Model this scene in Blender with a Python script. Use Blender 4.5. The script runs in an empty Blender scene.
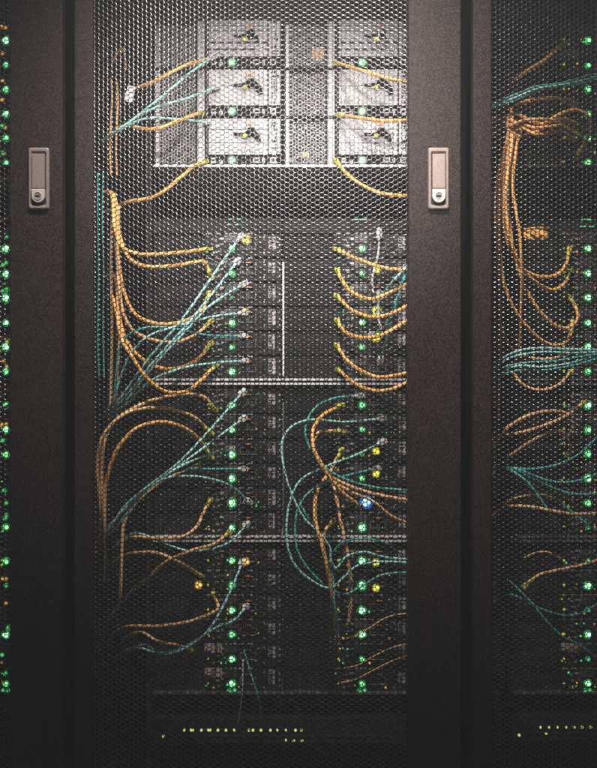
import bpy, bmesh, math, random
import numpy as np
from mathutils import Vector, Matrix

random.seed(7)
S = bpy.context.scene
COL = S.collection
R = math.radians

# ------------------------------------------------------------------ camera
CAM_D = 1.8            # camera to door plane (m)
CAM_H = 1.0            # camera height (m)
PX = 0.001624          # metres per photo pixel on the door plane
CX, CY = 298.5, 384.0
DEV = 0.211            # depth of the server fronts behind the door plane
cd = bpy.data.cameras.new('camera')
cam = bpy.data.objects.new('camera', cd)
COL.objects.link(cam)
cam.location = (0, -CAM_D, CAM_H)
cam.rotation_euler = (R(90), 0, 0)
cd.sensor_fit = 'VERTICAL'
cd.sensor_height = 24
cd.lens = 24 * CAM_D / (768 * PX)
cd.clip_start = 0.02
cd.clip_end = 60
S.camera = cam

# ------------------------------------------------------------------ world, lamps, exposure
w = bpy.data.worlds.new('World')
S.world = w
w.use_nodes = True
bg = w.node_tree.nodes['Background']
bg.inputs['Color'].default_value = (0.94, 0.97, 1.0, 1)
bg.inputs['Strength'].default_value = 0.09

def lamp(name, kind, loc, aim, energy, color, **kw):
    d = bpy.data.lights.new(name, kind)
    d.energy = energy
    d.color = color
    for k, v in kw.items():
        setattr(d, k, v)
    o = bpy.data.objects.new(name, d)
    COL.objects.link(o)
    o.location = loc
    o.rotation_euler = (Vector(aim) - Vector(loc)).to_track_quat('-Z', 'Y').to_euler()
    return o

lamp('front_spot', 'SPOT', (0.02, -1.70, 1.80), (-0.03, 0.0, 1.395), 300, (1.0, 0.93, 0.91),
     spot_size=R(25), spot_blend=1.0, shadow_soft_size=0.06)
cs = lamp('ceiling_spot', 'SPOT', (0.0, -0.80, 2.50), (0.02, 0.0, 1.345), 370, (1.0, 0.91, 0.85),
     spot_size=R(31), spot_blend=1.0, shadow_soft_size=0.05)
cs.scale = (1.8, 1, 1)      # a wide, shallow oval beam
lamp('black_lift_lamp', 'AREA', (0.0, -0.25, 2.15), (0.0, -1.00, 1.30), 20, (0.97, 1.0, 1.0),  # added lamp, aimed off the doors, only to brighten the scattering air
     shape='RECTANGLE', size=2.4, size_y=0.2, spread=R(66))

S.view_settings.view_transform = 'Standard'
S.view_settings.look = 'None'
S.view_settings.exposure = 0
S.view_settings.gamma = 1
S.cycles.max_bounces = 6
S.cycles.volume_bounces = 0
S.cycles.sample_clamp_indirect = 2.0

# ------------------------------------------------------------------ materials
def mat(name, color, rough=0.5, metal=0.0, spec=0.5, noise=None, bump=None):
    m = bpy.data.materials.new(name)
    m.use_nodes = True
    nt = m.node_tree
    b = nt.nodes['Principled BSDF']
    b.inputs['Base Color'].default_value = (*color, 1)
    b.inputs['Roughness'].default_value = rough
    b.inputs['Metallic'].default_value = metal
    b.inputs['Specular IOR Level'].default_value = spec
    if noise or bump:
        tc = nt.nodes.new('ShaderNodeTexCoord')
    if noise:
        sc, c2, lo, hi = noise
        n = nt.nodes.new('ShaderNodeTexNoise')
        n.inputs['Scale'].default_value = sc
        n.inputs['Detail'].default_value = 4
        n.inputs['Roughness'].default_value = 0.7
        nt.links.new(tc.outputs['Object'], n.inputs['Vector'])
        mr = nt.nodes.new('ShaderNodeMapRange')
        mr.inputs['From Min'].default_value = lo
        mr.inputs['From Max'].default_value = hi
        nt.links.new(n.outputs['Fac'], mr.inputs['Value'])
        mx = nt.nodes.new('ShaderNodeMix')
        mx.data_type = 'RGBA'
        mx.inputs['A'].default_value = (*color, 1)
        mx.inputs['B'].default_value = (*c2, 1)
        nt.links.new(mr.outputs['Result'], mx.inputs['Factor'])
        nt.links.new(mx.outputs['Result'], b.inputs['Base Color'])
    if bump:
        sc, st = bump
        n = nt.nodes.new('ShaderNodeTexNoise')
        n.inputs['Scale'].default_value = sc
        n.inputs['Detail'].default_value = 3
        nt.links.new(tc.outputs['Object'], n.inputs['Vector'])
        bp = nt.nodes.new('ShaderNodeBump')
        bp.inputs['Strength'].default_value = st
        bp.inputs['Distance'].default_value = 0.002
        nt.links.new(n.outputs['Fac'], bp.inputs['Height'])
        nt.links.new(bp.outputs['Normal'], b.inputs['Normal'])
    return m

def glow(name, color, strength, base=(0.02, 0.02, 0.02)):
    m = mat(name, base, 0.4)
    b = m.node_tree.nodes['Principled BSDF']
    b.inputs['Emission Color'].default_value = (*color, 1)
    b.inputs['Emission Strength'].default_value = strength
    return m

M = {}
M['powder'] = mat('powder_coat', (0.0060, 0.0042, 0.0048), 0.45, 0, 0.10, noise=(380, (0.038, 0.028, 0.025), 0.40, 0.64), bump=(800, 0.22))
M['mesh'] = mat('mesh_paint', (0.005, 0.0047, 0.0047), 0.20, 0, 1.0)
M['inner'] = mat('cabinet_inner', (0.010, 0.0095, 0.0095), 0.7, 0, 0.2, noise=(14, (0.016, 0.015, 0.015), 0.3, 0.7))
M['floor'] = mat('floor_tile', (0.05, 0.05, 0.052), 0.45, noise=(5, (0.07, 0.07, 0.07), 0.3, 0.7))
M['zinc'] = mat('latch_zinc', (0.145, 0.116, 0.102), 0.5, 0.15, 0.35, noise=(200, (0.20, 0.162, 0.144), 0.3, 0.7), bump=(500, 0.15))
M['chrome'] = mat('lock_chrome', (0.48, 0.44, 0.41), 0.35, 0.4, 0.5)
M['dark'] = mat('dark_gap', (0.006, 0.006, 0.006), 0.7)
M['steel'] = mat('bright_steel', (0.78, 0.76, 0.74), 0.4, 0.2, 0.5, noise=(90, (0.62, 0.60, 0.59), 0.35, 0.7))
M['rail'] = mat('rail_steel', (0.17, 0.165, 0.16), 0.45, 0.3, 0.5, noise=(60, (0.10, 0.10, 0.10), 0.35, 0.7))
M['white'] = mat('white_panel', (0.58, 0.565, 0.575), 0.55, 0, 0.3, noise=(45, (0.42, 0.405, 0.41), 0.38, 0.68))
M['vent'] = mat('vent_grey', (0.42, 0.41, 0.41), 0.45, 0.2, 0.5, noise=(40, (0.30, 0.29, 0.29), 0.35, 0.7))
M['ventdark'] = mat('vent_dark', (0.030, 0.028, 0.027), 0.45, 0.2, 0.4, noise=(40, (0.016, 0.015, 0.015), 0.35, 0.7))
M['plate'] = mat('node_plate', (0.018, 0.017, 0.017), 0.6, 0, 0.25, noise=(50, (0.010, 0.0095, 0.0095), 0.35, 0.7))
M['trim'] = mat('light_trim', (0.40, 0.385, 0.37), 0.45, 0.2, 0.5, noise=(160, (0.16, 0.15, 0.145), 0.4, 0.62))
M['black'] = mat('black_plastic', (0.006, 0.006, 0.006), 0.75, 0, 0.15)
M['sticker'] = mat('beige_sticker', (0.55, 0.43, 0.38), 0.6, noise=(420, (0.20, 0.17, 0.16), 0.42, 0.6))
M['stickerg'] = mat('grey_sticker', (0.42, 0.40, 0.40), 0.6, noise=(420, (0.12, 0.11, 0.11), 0.42, 0.6))
M['orangemark'] = mat('orange_mark', (0.62, 0.27, 0.10), 0.5)
M['orange'] = mat('orange_jacket', (0.90, 0.46, 0.125), 0.42, 0, 0.5, noise=(25, (0.82, 0.39, 0.10), 0.35, 0.7))
M['orangepale'] = mat('pale_orange_jacket', (0.85, 0.50, 0.23), 0.42, 0, 0.5, noise=(25, (0.76, 0.42, 0.17), 0.35, 0.7))
M['teal'] = mat('teal_jacket_dim', (0.09, 0.46, 0.42), 0.4, 0, 0.5, noise=(25, (0.07, 0.38, 0.36), 0.35, 0.7))  # darker copy of the cable jacket, dim light put into its colour
M['mint'] = mat('teal_jacket_lit', (0.38, 0.74, 0.70), 0.4, 0, 0.5, noise=(25, (0.30, 0.66, 0.62), 0.35, 0.7))  # same jacket with its brightly lit tone put into the colour
M['whitecab'] = mat('white_jacket', (0.55, 0.56, 0.55), 0.4)
M['plugclear'] = mat('clear_plug', (0.58, 0.60, 0.59), 0.25, 0, 0.6)
M['boot'] = mat('yellow_boot', (0.58, 0.52, 0.08), 0.4)
M['led_g'] = glow('led_green_core', (0.34, 1.0, 0.42), 2.4)
M['led_gh'] = glow('led_green_halo', (0.02, 0.40, 0.08), 0.5)  # lens bloom round each core put in as a dim glowing ring
M['led_y'] = glow('led_yellow_core', (0.88, 0.86, 0.08), 1.8)
M['led_yh'] = glow('led_yellow_halo', (0.42, 0.40, 0.03), 0.7)
M['led_a'] = glow('led_amber_core', (1.0, 0.62, 0.15), 1.15)
M['led_ah'] = glow('led_amber_halo', (0.50, 0.24, 0.03), 0.7)
M['led_b'] = glow('led_blue_core', (0.45, 0.80, 1.0), 1.3)
M['led_bh'] = glow('led_blue_halo', (0.02, 0.14, 0.60), 0.9)
M['led_s'] = glow('port_light', (0.62, 0.66, 0.20), 1.0)
M['led_l'] = glow('link_light', (0.50, 0.52, 0.05), 0.75)
M['bar_g'] = glow('green_bar', (0.12, 0.75, 0.28), 0.8)

# ------------------------------------------------------------------ mesh helpers
def at(px, py, depth=0.0):
    k = PX * (CAM_D + depth) / CAM_D
    return Vector(((px - CX) * k, depth, CAM_H + (CY - py) * k))

def box(bm, x0, x1, y0, y1, z0, z1, mi=0):
    v = [bm.verts.new(p) for p in ((x0, y0, z0), (x1, y0, z0), (x1, y1, z0), (x0, y1, z0),
                                   (x0, y0, z1), (x1, y0, z1), (x1, y1, z1), (x0, y1, z1))]
    for f in ((0, 1, 5, 4), (1, 2, 6, 5), (2, 3, 7, 6), (3, 0, 4, 7), (4, 5, 6, 7), (3, 2, 1, 0)):
        bm.faces.new([v[i] for i in f]).material_index = mi

def prism(bm, pts, y0, y1, ch=0.0, mi=0):
    """outline pts (x,z) counter-clockwise seen from the front; front at y0, chamfered by ch"""
    n = len(pts)
    cx = sum(p[0] for p in pts) / n
    cz = sum(p[1] for p in pts) / n
    def loop(y, inset):
        out = []
        for x, z in pts:
            d = math.hypot(x - cx, z - cz) or 1
            k = max(0.0, 1 - inset / d)
            out.append(bm.verts.new((cx + (x - cx) * k, y, cz + (z - cz) * k)))
        return out
    loops = ([loop(y0, ch), loop(y0 + ch, 0)] if ch else [loop(y0, 0)]) + [loop(y1, 0)]
    bm.faces.new(loops[0]).material_index = mi
    for a, b in zip(loops, loops[1:]):
        for i in range(n):
            j = (i + 1) % n
            bm.faces.new((a[i], b[i], b[j], a[j])).material_index = mi
    bm.faces.new(list(reversed(loops[-1]))).material_index = mi

def rrect(x0, x1, z0, z1, r, seg=5):
    pts = []
    for cx, cz, a0 in ((x1 - r, z0 + r, -90), (x1 - r, z1 - r, 0), (x0 + r, z1 - r, 90), (x0 + r, z0 + r, 180)):
        for i in range(seg + 1):
            a = R(a0 + 90 * i / seg)
            pts.append((cx + r * math.cos(a), cz + r * math.sin(a)))
    return pts

def circ(x, z, r, n=16, sx=1, sz=1):
    return [(x + r * sx * math.cos(2 * math.pi * i / n), z + r * sz * math.sin(2 * math.pi * i / n)) for i in range(n)]

def frame(bm, outer, inner, y0, y1, ch=0.0, mi=0):
    """ring between two outlines with the same vertex count"""
    n = len(outer)
    def lp(p, y): return [bm.verts.new((x, y, z)) for x, z in p]
    def mixp(a, b, t): return [(x0 + (x1 - x0) * t, z0 + (z1 - z0) * t) for (x0, z0), (x1, z1) in zip(a, b)]
    loops = [lp(outer, y1), lp(outer, y0 + ch), lp(mixp(outer, inner, 0.3), y0), lp(mixp(outer, inner, 0.7), y0), lp(inner, y0 + ch), lp(inner, y1)]
    loops.append(loops[0])
    for a, b in zip(loops, loops[1:]):
        for i in range(n):
            j = (i + 1) % n
            bm.faces.new((a[i], b[i], b[j], a[j])).material_index = mi

def build(name, bm, mats, parent=None, smooth=False, loc=None):
    me = bpy.data.meshes.new(name)
    bmesh.ops.recalc_face_normals(bm, faces=bm.faces)
    if smooth:
        for f in bm.faces:
            f.smooth = True
    bm.to_mesh(me)
    bm.free()
    for m in (mats if isinstance(mats, (list, tuple)) else [mats]):
        me.materials.append(m)
    return link(name, me, parent, loc)

def link(name, me, parent=None, loc=None):
    o = bpy.data.objects.new(name, me)
    COL.objects.link(o)
    if parent:
        o.parent = parent
    if loc is not None:
        o.location = loc
    return o

def bevelled(o, wdt=0.0015, seg=2):
    m = o.modifiers.new('bevel', 'BEVEL')
    m.width = wdt
    m.segments = seg
    m.limit_method = 'ANGLE'
    return o

def tag(o, label=None, cat=None, group=None, kind=None):
    if label: o['label'] = label
    if cat: o['category'] = cat
    if group: o['group'] = group
    if kind: o['kind'] = kind
    return o

def empty(name, loc):
    o = bpy.data.objects.new(name, None)
    COL.objects.link(o)
    o.location = loc
    o.empty_display_size = 0.02
    return o

def kids(o):
    return [c for c in COL.objects if c.parent == o]

def copy_tree(o, loc=None, label=None, group=None, skip=()):
    c = o.copy()
    COL.objects.link(c)
    if loc is not None: c.location = loc
    if label: c['label'] = label
    if group: c['group'] = group
    for ch in kids(o):
        if ch.name.split('.')[0] in skip:
            continue
        d = ch.copy()
        COL.objects.link(d)
        d.parent = c
        for g in kids(ch):
            e = g.copy()
            COL.objects.link(e)
            e.parent = d
    return c

def hex_sheet(name, x0, x1, z0, z1, pitch, hole, thick, slope, m):
    """perforated sheet: flat-topped hexagonal cells, every one with a rounded-over rim and a real wall"""
    Rr = pitch / math.sqrt(3)
    Rh = hole / math.sqrt(3)
    dx = pitch * math.sqrt(3) / 2
    nx = int((x1 - x0) / dx) + 1
    nz = int((z1 - z0) / pitch) + 1
    ii, jj = np.meshgrid(np.arange(nx), np.arange(nz), indexing='ij')
    cx = (x0 + ii * dx).ravel()
    cz = (z0 + jj * pitch + (ii % 2) * pitch / 2).ravel()
    a = np.radians(np.arange(6) * 60)
    n = len(cx)
    Rm = Rh + (Rr - Rh) * 0.92
    rings = [(Rr, 0.0), (Rm, 0.0), (Rh, slope), (Rh, thick)]
    V = np.zeros((n, len(rings) * 6, 3), np.float32)
    for k, (rad, y) in enumerate(rings):
        V[:, k * 6:(k + 1) * 6, 0] = cx[:, None] + rad * np.cos(a)
        V[:, k * 6:(k + 1) * 6, 1] = y
        V[:, k * 6:(k + 1) * 6, 2] = cz[:, None] + rad * np.sin(a)
    quads = []
    for k in range(len(rings) - 1):
        for i in range(6):
            j = (i + 1) % 6
            quads.append((k * 6 + i, k * 6 + j, (k + 1) * 6 + j, (k + 1) * 6 + i))
    q = np.array(quads, np.int32)
    F = (np.arange(n, dtype=np.int32) * (len(rings) * 6))[:, None, None] + q[None]
    F = F.reshape(-1)
    me = bpy.data.meshes.new(name)
    me.vertices.add(V.shape[0] * V.shape[1])
    me.vertices.foreach_set('co', V.ravel())
    me.loops.add(len(F))
    me.loops.foreach_set('vertex_index', F)
    nf = len(F) // 4
    me.polygons.add(nf)
    me.polygons.foreach_set('loop_start', np.arange(nf, dtype=np.int32) * 4)
    me.polygons.foreach_set('loop_total', np.full(nf, 4, np.int32))
    me.update(calc_edges=True)
    me.materials.append(m)
    return me

# ------------------------------------------------------------------ setting
bm = bmesh.new()
box(bm, -3, 3, -2.6, 1.6, -0.05, 0)
tag(build('floor', bm, M['floor']), kind='structure')

bm = bmesh.new()
box(bm, -3.3, 3.3, -3.0, 2.0, -1.0, 3.2)
hz = tag(build('black_lift_haze', bm, []), kind='stuff')  # thin scattering volume added to lift the blacks
hm = bpy.data.materials.new('black_lift_haze')
hm.use_nodes = True
hm.node_tree.nodes.remove(hm.node_tree.nodes['Principled BSDF'])
pv = hm.node_tree.nodes.new('ShaderNodeVolumePrincipled')
pv.inputs['Color'].default_value = (0.95, 0.95, 0.94, 1)
pv.inputs['Density'].default_value = 0.0185
hm.node_tree.links.new(pv.outputs['Volume'], hm.node_tree.nodes['Material Output'].inputs['Volume'])
hz.data.materials.append(hm)

# ------------------------------------------------------------------ cabinets
PITCH = 397.5 * PX
def dx(px): return (px - CX) * PX            # door-plane x
def dz(py): return CAM_H + (CY - py) * PX
XC0, XC1 = dx(67.5) + 0.001, dx(67.5) + PITCH - 0.001    # middle cabinet sides
ZT, ZB = 1.96, 0.10

def make_cabinet():
    root = empty('server_cabinet', ((XC0 + XC1) / 2, 0.3, 0))
    ox, oy = root.location.x, root.location.y
    def part(name, bm, m, bev=0):
        for v in bm.verts:
            v.co.x -= ox
            v.co.y -= oy
        o = build(name, bm, m, root)
        if bev: bevelled(o, bev)
        return o
    bm = bmesh.new()       # uprights and sides behind the doors
    box(bm, XC0, XC0 + 0.012, 0.075, 0.95, 0.04, 2.0)
    box(bm, XC1 - 0.012, XC1, 0.075, 0.95, 0.04, 2.0)
    part('side_panel', bm, M['black'])
    bm = bmesh.new()
    box(bm, XC0 + 0.012, XC1 - 0.012, 0.93, 0.95, 0.04, 2.0)
    part('rear_panel', bm, M['inner'])
    bm = bmesh.new()
    box(bm, XC0, XC1, 0.0, 0.95, 2.0, 2.03)
    part('roof', bm, M['powder'])
    bm = bmesh.new()
    box(bm, XC0, XC1, 0.01, 0.95, 0.0, 0.04)
    part('plinth', bm, M['inner'])
    bm = bmesh.new()       # wide latch stile, narrow hinge stile and head and foot rails
    xl, xm0, xm1, xr = dx(75), dx(93.5), dx(408), dx(460.5)
    box(bm, xm1, xr, -0.006, 0.020, ZB, ZT)
    box(bm, xl, xm0, -0.006, 0.020, ZB, ZT)
    box(bm, xm0, xm1, -0.006, 0.020, ZT - 0.06, ZT)
    box(bm, xm0, xm1, -0.006, 0.020, ZB, ZB + 0.06)
    part('door_frame', bm, M['powder'], 0.0018)
    me = hex_sheet('mesh_panel', xm0 - 0.002, xm1 + 0.002, ZB + 0.05, ZT - 0.05, 5.0 * PX, 4.12 * PX, 0.0012, 0.00029, M['mesh'])
    o = link('mesh_panel', me, root, (-ox, -oy, 0))
    # latch: plate > paddle, lock
    cx = dx(437.7)
    z0, z1 = dz(210.5), dz(149)
    hw = 10.3 * PX
    bm = bmesh.new()
    frame(bm, rrect(cx - hw, cx + hw, z0, z1, 0.0035), rrect(cx - hw + 0.0055, cx + hw - 0.0055, dz(206), dz(154), 0.0025), -0.0125, -0.0055, 0.0022)
    prism(bm, rrect(cx - hw + 0.004, cx + hw - 0.004, z0 + 0.005, z1 - 0.006, 0.002), -0.0068, -0.0058, mi=1)
    pl = part('latch', bm, [M['zinc'], M['dark']])
    bm = bmesh.new()
    prism(bm, rrect(cx - 7.0 * PX + 0.001, cx + 7.0 * PX - 0.001, dz(190), dz(155.3), 0.0012), -0.0145, -0.0072, 0.0012)
    def sub(name, bm, m):
        for v in bm.verts:
            v.co.x -= ox
            v.co.y -= oy
        return build(name, bm, m, pl)
    sub('paddle', bm, M['zinc'])
    bm = bmesh.new()
    ww = 6.6 * PX
    zc = dz(197.5)
    pts = [(cx + ww * math.sin(t), zc - 0.0005 - ww * math.cos(t)) for t in [R(-90 + 180 * i / 12) for i in range(13)]]
    pts += [(cx + ww, dz(190.6)), (cx - ww, dz(190.6))]
    prism(bm, pts, -0.0165, -0.0072, 0.0012)
    frame(bm, circ(cx, zc, 0.0068, 20), circ(cx, zc, 0.0054, 20), -0.0178, -0.0160, 0.0006)
    prism(bm, circ(cx, zc, 0.0053, 20), -0.0168, -0.0160, mi=1)
    prism(bm, rrect(cx - 0.0044, cx + 0.0035, zc - 0.0016, zc + 0.0010, 0.0009), -0.0173, -0.0162, mi=2)
    sub('lock_cylinder', bm, [M['chrome'], M['zinc'], M['black']])
    # uprights that carry the servers
    k = PX * (CAM_D + DEV) / CAM_D
    for px in (149.5, 283.0 + 131.8):
        bm = bmesh.new()
        x = (px - CX) * k
        box(bm, x - 0.006, x + 0.0012, DEV + 0.004, DEV + 0.03, 0.06, 1.98)
        part('mounting_rail', bm, M['inner'])
    # bright shelf edges
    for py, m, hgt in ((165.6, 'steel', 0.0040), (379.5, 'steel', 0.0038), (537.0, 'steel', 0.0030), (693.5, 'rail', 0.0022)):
        bm = bmesh.new()
        p0 = at(153, py, DEV - 0.012)
        p1 = at(411, py, DEV - 0.012)
        box(bm, p0.x, p1.x, DEV - 0.012, DEV + 0.40, p0.z - hgt / 2, p0.z + hgt / 2)
        if py in (379.5, 537.0):
            box(bm, p0.x, p1.x, DEV - 0.010, DEV - 0.002, p0.z - hgt / 2 - 0.0075, p0.z - hgt / 2 - 0.0040)
            box(bm, p0.x, p1.x, DEV - 0.004, DEV - 0.001, p0.z - hgt / 2 - 0.0040, p0.z - hgt / 2, mi=1)
        part('shelf', bm, [M[m], M['black']])
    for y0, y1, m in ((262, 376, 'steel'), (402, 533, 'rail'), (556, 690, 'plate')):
        bm = bmesh.new()
        p0, p1 = at(282.6, y1, DEV - 0.006), at(284.2, y0, DEV - 0.006)
        box(bm, p0.x, p1.x, DEV - 0.006, DEV - 0.0005, p0.z, p1.z)
        part('divider', bm, M[m])
    # blank filler plate at the top, above the highest servers
    bm = bmesh.new()
    p0 = at(153, 25, DEV)
    p1 = at(411, -190, DEV)
    box(bm, p0.x, p1.x, DEV, DEV + 0.004, p0.z, p1.z)
    part('filler_plate', bm, M['inner'])
    return root

cab = make_cabinet()
tag(cab, 'central black server cabinet seen whole between two latched door stiles', 'cabinet', 'server cabinets in a row')
c = copy_tree(cab, (cab.location.x + PITCH, 0.3, 0), 'black server cabinet at the right with a thick orange cable knot behind its mesh')
c = copy_tree(cab, (cab.location.x - PITCH, 0.3, 0), 'black server cabinet at the left, only its latch stile and mesh sliver in view')

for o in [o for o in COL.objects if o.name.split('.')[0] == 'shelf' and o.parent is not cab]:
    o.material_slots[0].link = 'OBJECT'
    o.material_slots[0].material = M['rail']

# ------------------------------------------------------------------ servers
U = PX * (CAM_D + DEV) / CAM_D       # metres per photo pixel on the server fronts
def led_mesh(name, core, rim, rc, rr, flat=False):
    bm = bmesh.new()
    prism(bm, circ(0, 0, rr, 20), -0.002, 0.0, 0.0008, mi=1)  # outer disc, glowing as imitated bloom where the led is lit
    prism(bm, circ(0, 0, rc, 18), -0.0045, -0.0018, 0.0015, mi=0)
    bmesh.ops.recalc_face_normals(bm, faces=bm.faces)
    me = bpy.data.meshes.new(name)
    bm.to_mesh(me)
    bm.free()
    me.materials.append(core)
    me.materials.append(rim)
    return me
M['led_a2'] = glow('amber_speck', (0.75, 0.40, 0.08), 0.9)
M['led_g2'] = glow('led_green_soft', (0.25, 1.0, 0.36), 1.5)
M['led_g3'] = glow('led_green_faint', (0.10, 0.75, 0.25), 0.7)
LED = {'Y': led_mesh('port_led', M['led_y'], M['led_yh'], 3.9 * U, 5.6 * U),
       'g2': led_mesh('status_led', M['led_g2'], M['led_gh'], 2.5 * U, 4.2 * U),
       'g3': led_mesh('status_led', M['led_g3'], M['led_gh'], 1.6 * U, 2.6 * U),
       'y2': led_mesh('port_led', M['led_y'], M['led_yh'], 1.6 * U, 2.6 * U),
       's': led_mesh('port_led', M['whitecab'], M['stickerg'], 1.2 * U, 2.2 * U),
       'a3': led_mesh('port_led', M['led_a2'], M['led_ah'], 1.2 * U, 2.0 * U),
       'off': led_mesh('status_led', M['black'], M['plate'], 2.0 * U, 3.0 * U),
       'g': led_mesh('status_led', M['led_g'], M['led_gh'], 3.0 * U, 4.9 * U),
       'y': led_mesh('port_led', M['led_y'], M['led_yh'], 2.7 * U, 4.2 * U),
       'a': led_mesh('port_led', M['led_a'], M['led_ah'], 3.0 * U, 4.4 * U),
       'b': led_mesh('port_led', M['led_b'], M['led_bh'], 4.2 * U, 6.8 * U)}

ROWH = 24.5 * U
NW = 130 * U
def make_node():
    root = empty('server_node', (0, 0, 0))
    bm = bmesh.new()
    box(bm, 1 * U, NW - 0.001, 0.012, 0.45, 0.001, ROWH - 0.001)
    build('chassis', bm, M['inner'], root)
    link('vent_panel', hex_sheet('vent_panel', 4 * U, 50 * U, 0.004, ROWH - 0.006, 0.0052, 0.0040, 0.0012, 0.0004, M['ventdark']), root, (0, 0.002, 0))
    bm = bmesh.new()
    box(bm, 53 * U, NW - 0.0015, 0.0, 0.010, 0.0015, ROWH - 0.0035)
    for i in range(6):      # pressed edge along the top, broken by slots
        box(bm, (54 + i * 8 + (i % 3)) * U, (59.5 + i * 8 + (i % 2)) * U, -0.003, 0.004, ROWH - 0.0034, ROWH - 0.0014, mi=3)
    for xx, zz, ww in ((61, 0.006, 2.0), (66, 0.008, 3.0), (63, 0.0185, 4.5), (69.5, 0.021, 2.0), (62, 0.029, 2.5), (67, 0.0315, 5.0), (111, 0.006, 1.6), (111, 0.034, 1.6), (127, 0.008, 1.4), (127, 0.020, 1.4), (127, 0.031, 1.4)):
        box(bm, xx * U, (xx + ww) * U, -0.002, 0.002, zz, zz + 0.0034, mi=3)
    for i in range(7):      # slanted grille beside the ports
        box(bm, (72 + i * 0.001) * U, (86) * U, -0.0015, 0.002, 0.0265 + i * 0.0019, 0.0275 + i * 0.0019, mi=1)
    for i in range(9):      # punched slots right of the ports
        box(bm, (101 + i * 1.5) * U, (101.8 + i * 1.5) * U, -0.0012, 0.002, 0.008, 0.024, mi=2)
    build('faceplate', bm, [M['plate'], M['rail'], M['black'], M['trim']], root)
    bm = bmesh.new()        # copper ports: framed openings
    for i in range(2):
        x = (88 + i * 8.5) * U
        frame(bm, rrect(x, x + 0.0135, 0.013, 0.0265, 0.001, 1), rrect(x + 0.0016, x + 0.0119, 0.0146, 0.0249, 0.0008, 1), -0.004, 0.002, 0.0005)
        box(bm, x + 0.0015, x + 0.012, -0.001, 0.001, 0.0145, 0.025, mi=1)
    build('port_block', bm, [M['rail'], M['dark']], root)
    bm = bmesh.new()        # two fibre sockets
    box(bm, 53.5 * U, 59 * U, -0.007, 0.001, 0.020, 0.031)
    box(bm, 54.3 * U, 58.2 * U, -0.0075, -0.006, 0.0215, 0.0295, mi=1)
    build('fibre_socket', bm, [M['plate'], M['dark']], root)
    bm = bmesh.new()
    prism(bm, circ(56 * U, 0.016, 0.0020, 10), -0.004, 0.001, 0.0006)
    build('link_light', bm, M['led_l'], root)
    bm = bmesh.new()
    prism(bm, rrect(115.0 * U, 125.0 * U, 0.013, 0.0405, 0.001, 2), -0.0012, 0.001)
    build('label_sticker', bm, [M['stickerg'], M['black']], root)
    bm = bmesh.new()        # pull tab with a small orange mark
    box(bm, 92 * U, 101 * U, -0.010, 0.0, 0.0315, 0.0355)
    box(bm, 93.5 * U, 99.5 * U, -0.0108, -0.0099, 0.0325, 0.0345, mi=1)
    build('pull_tab', bm, [M['black'], M['orangemark']], root)
    return root

node = make_node()
tag(node, 'x', 'server', 'dark server nodes in the cabinets')
ORD = ['top', 'second', 'third', 'fourth', 'fifth', 'bottom']
first = [True]
lrng = random.Random(5)
def place_node(xoff, col, ledy, label, extra=(), sticker=False, led=None):
    x = (152 + 130 * col - CX) * U + xoff
    z = CAM_H + (CY - (ledy + 8)) * U
    if first[0]:
        o = node
        first[0] = False
        o.location = (x, DEV, z)
        o['label'] = label
    else:
        o = copy_tree(node, (x, DEV, z), label, skip=('port_led', 'status_led', 'indicator_light'))
    for ch in kids(o):
        if ch.name.split('.')[0] == 'label_sticker':
            ch.data = lrng.choice(STKV)
    for i in range(lrng.randint(3, 6)):
        link('indicator_light', lrng.choice(INDV), o, ((lrng.choice([54, 57.5, 61, 65, 69, 73, 76, 87, 104, 107]) + lrng.uniform(-0.6, 0.6)) * U, 0,
             lrng.choice([0.0085, 0.012, 0.0165, 0.034]) + lrng.uniform(-0.001, 0.001)))
    led = led or lrng.choice(['g', 'g', 'g', 'g2', 'g2'])
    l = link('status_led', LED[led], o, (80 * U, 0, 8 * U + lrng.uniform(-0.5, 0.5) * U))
    q = lrng.uniform(0.82, 1.1)
    l.scale = (q, 1, q * lrng.uniform(0.85, 1.15))
    for kind, ex, ez in extra:
        link('port_led', LED[kind], o, (ex * U, -0.004, ez * U))
    if sticker:
        o2 = link('label_sticker', STK, o, (53 * U, -0.002, 14.5 * U))
    return o
STKV = []
for v in range(7):
    q = random.Random(40 + v)
    bm = bmesh.new()
    zt = q.uniform(0.034, 0.0405)
    zb = q.uniform(0.010, 0.018)
    xl, xr = 116.0 + q.uniform(0, 1.0), 124.0 - q.uniform(0, 1.5)
    prism(bm, rrect(xl * U, xr * U, zb, zt, 0.001, 2), -0.0012, 0.001)
    z = zb + 0.0014
    while z < zt - 0.003:
        h = q.choice((0.0010, 0.0014, 0.0026))
        x1 = xl + (xr - xl) * q.choice((0.45, 0.6, 0.8, 0.93))
        box(bm, (xl + 0.5) * U, x1 * U, -0.0018, 0.0, z, z + h, mi=1)
        z += h + q.choice((0.0014, 0.0020, 0.0034))
    t_ = build('label_sticker', bm, [M['stickerg'], M['black']])
    STKV.append(t_.data)
    bpy.data.objects.remove(t_)
INDV = []
for v in range(9):
    bm = bmesh.new()
    prism(bm, circ(0, 0, (0.0011, 0.0015, 0.0019)[v // 3], 8), -0.003, 0.001, 0.0004)
    t_ = build('indicator_light', bm, M[('bar_g', 'led_l', 'led_a2')[v % 3]])
    INDV.append(t_.data)
    bpy.data.objects.remove(t_)
bm = bmesh.new()
prism(bm, rrect(0, 17 * U, 0, 9 * U, 0.001, 2), -0.0012, 0.004)
tmp = build('label_sticker', bm, M['sticker'])
STK = tmp.data
bpy.data.objects.remove(tmp)

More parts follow.
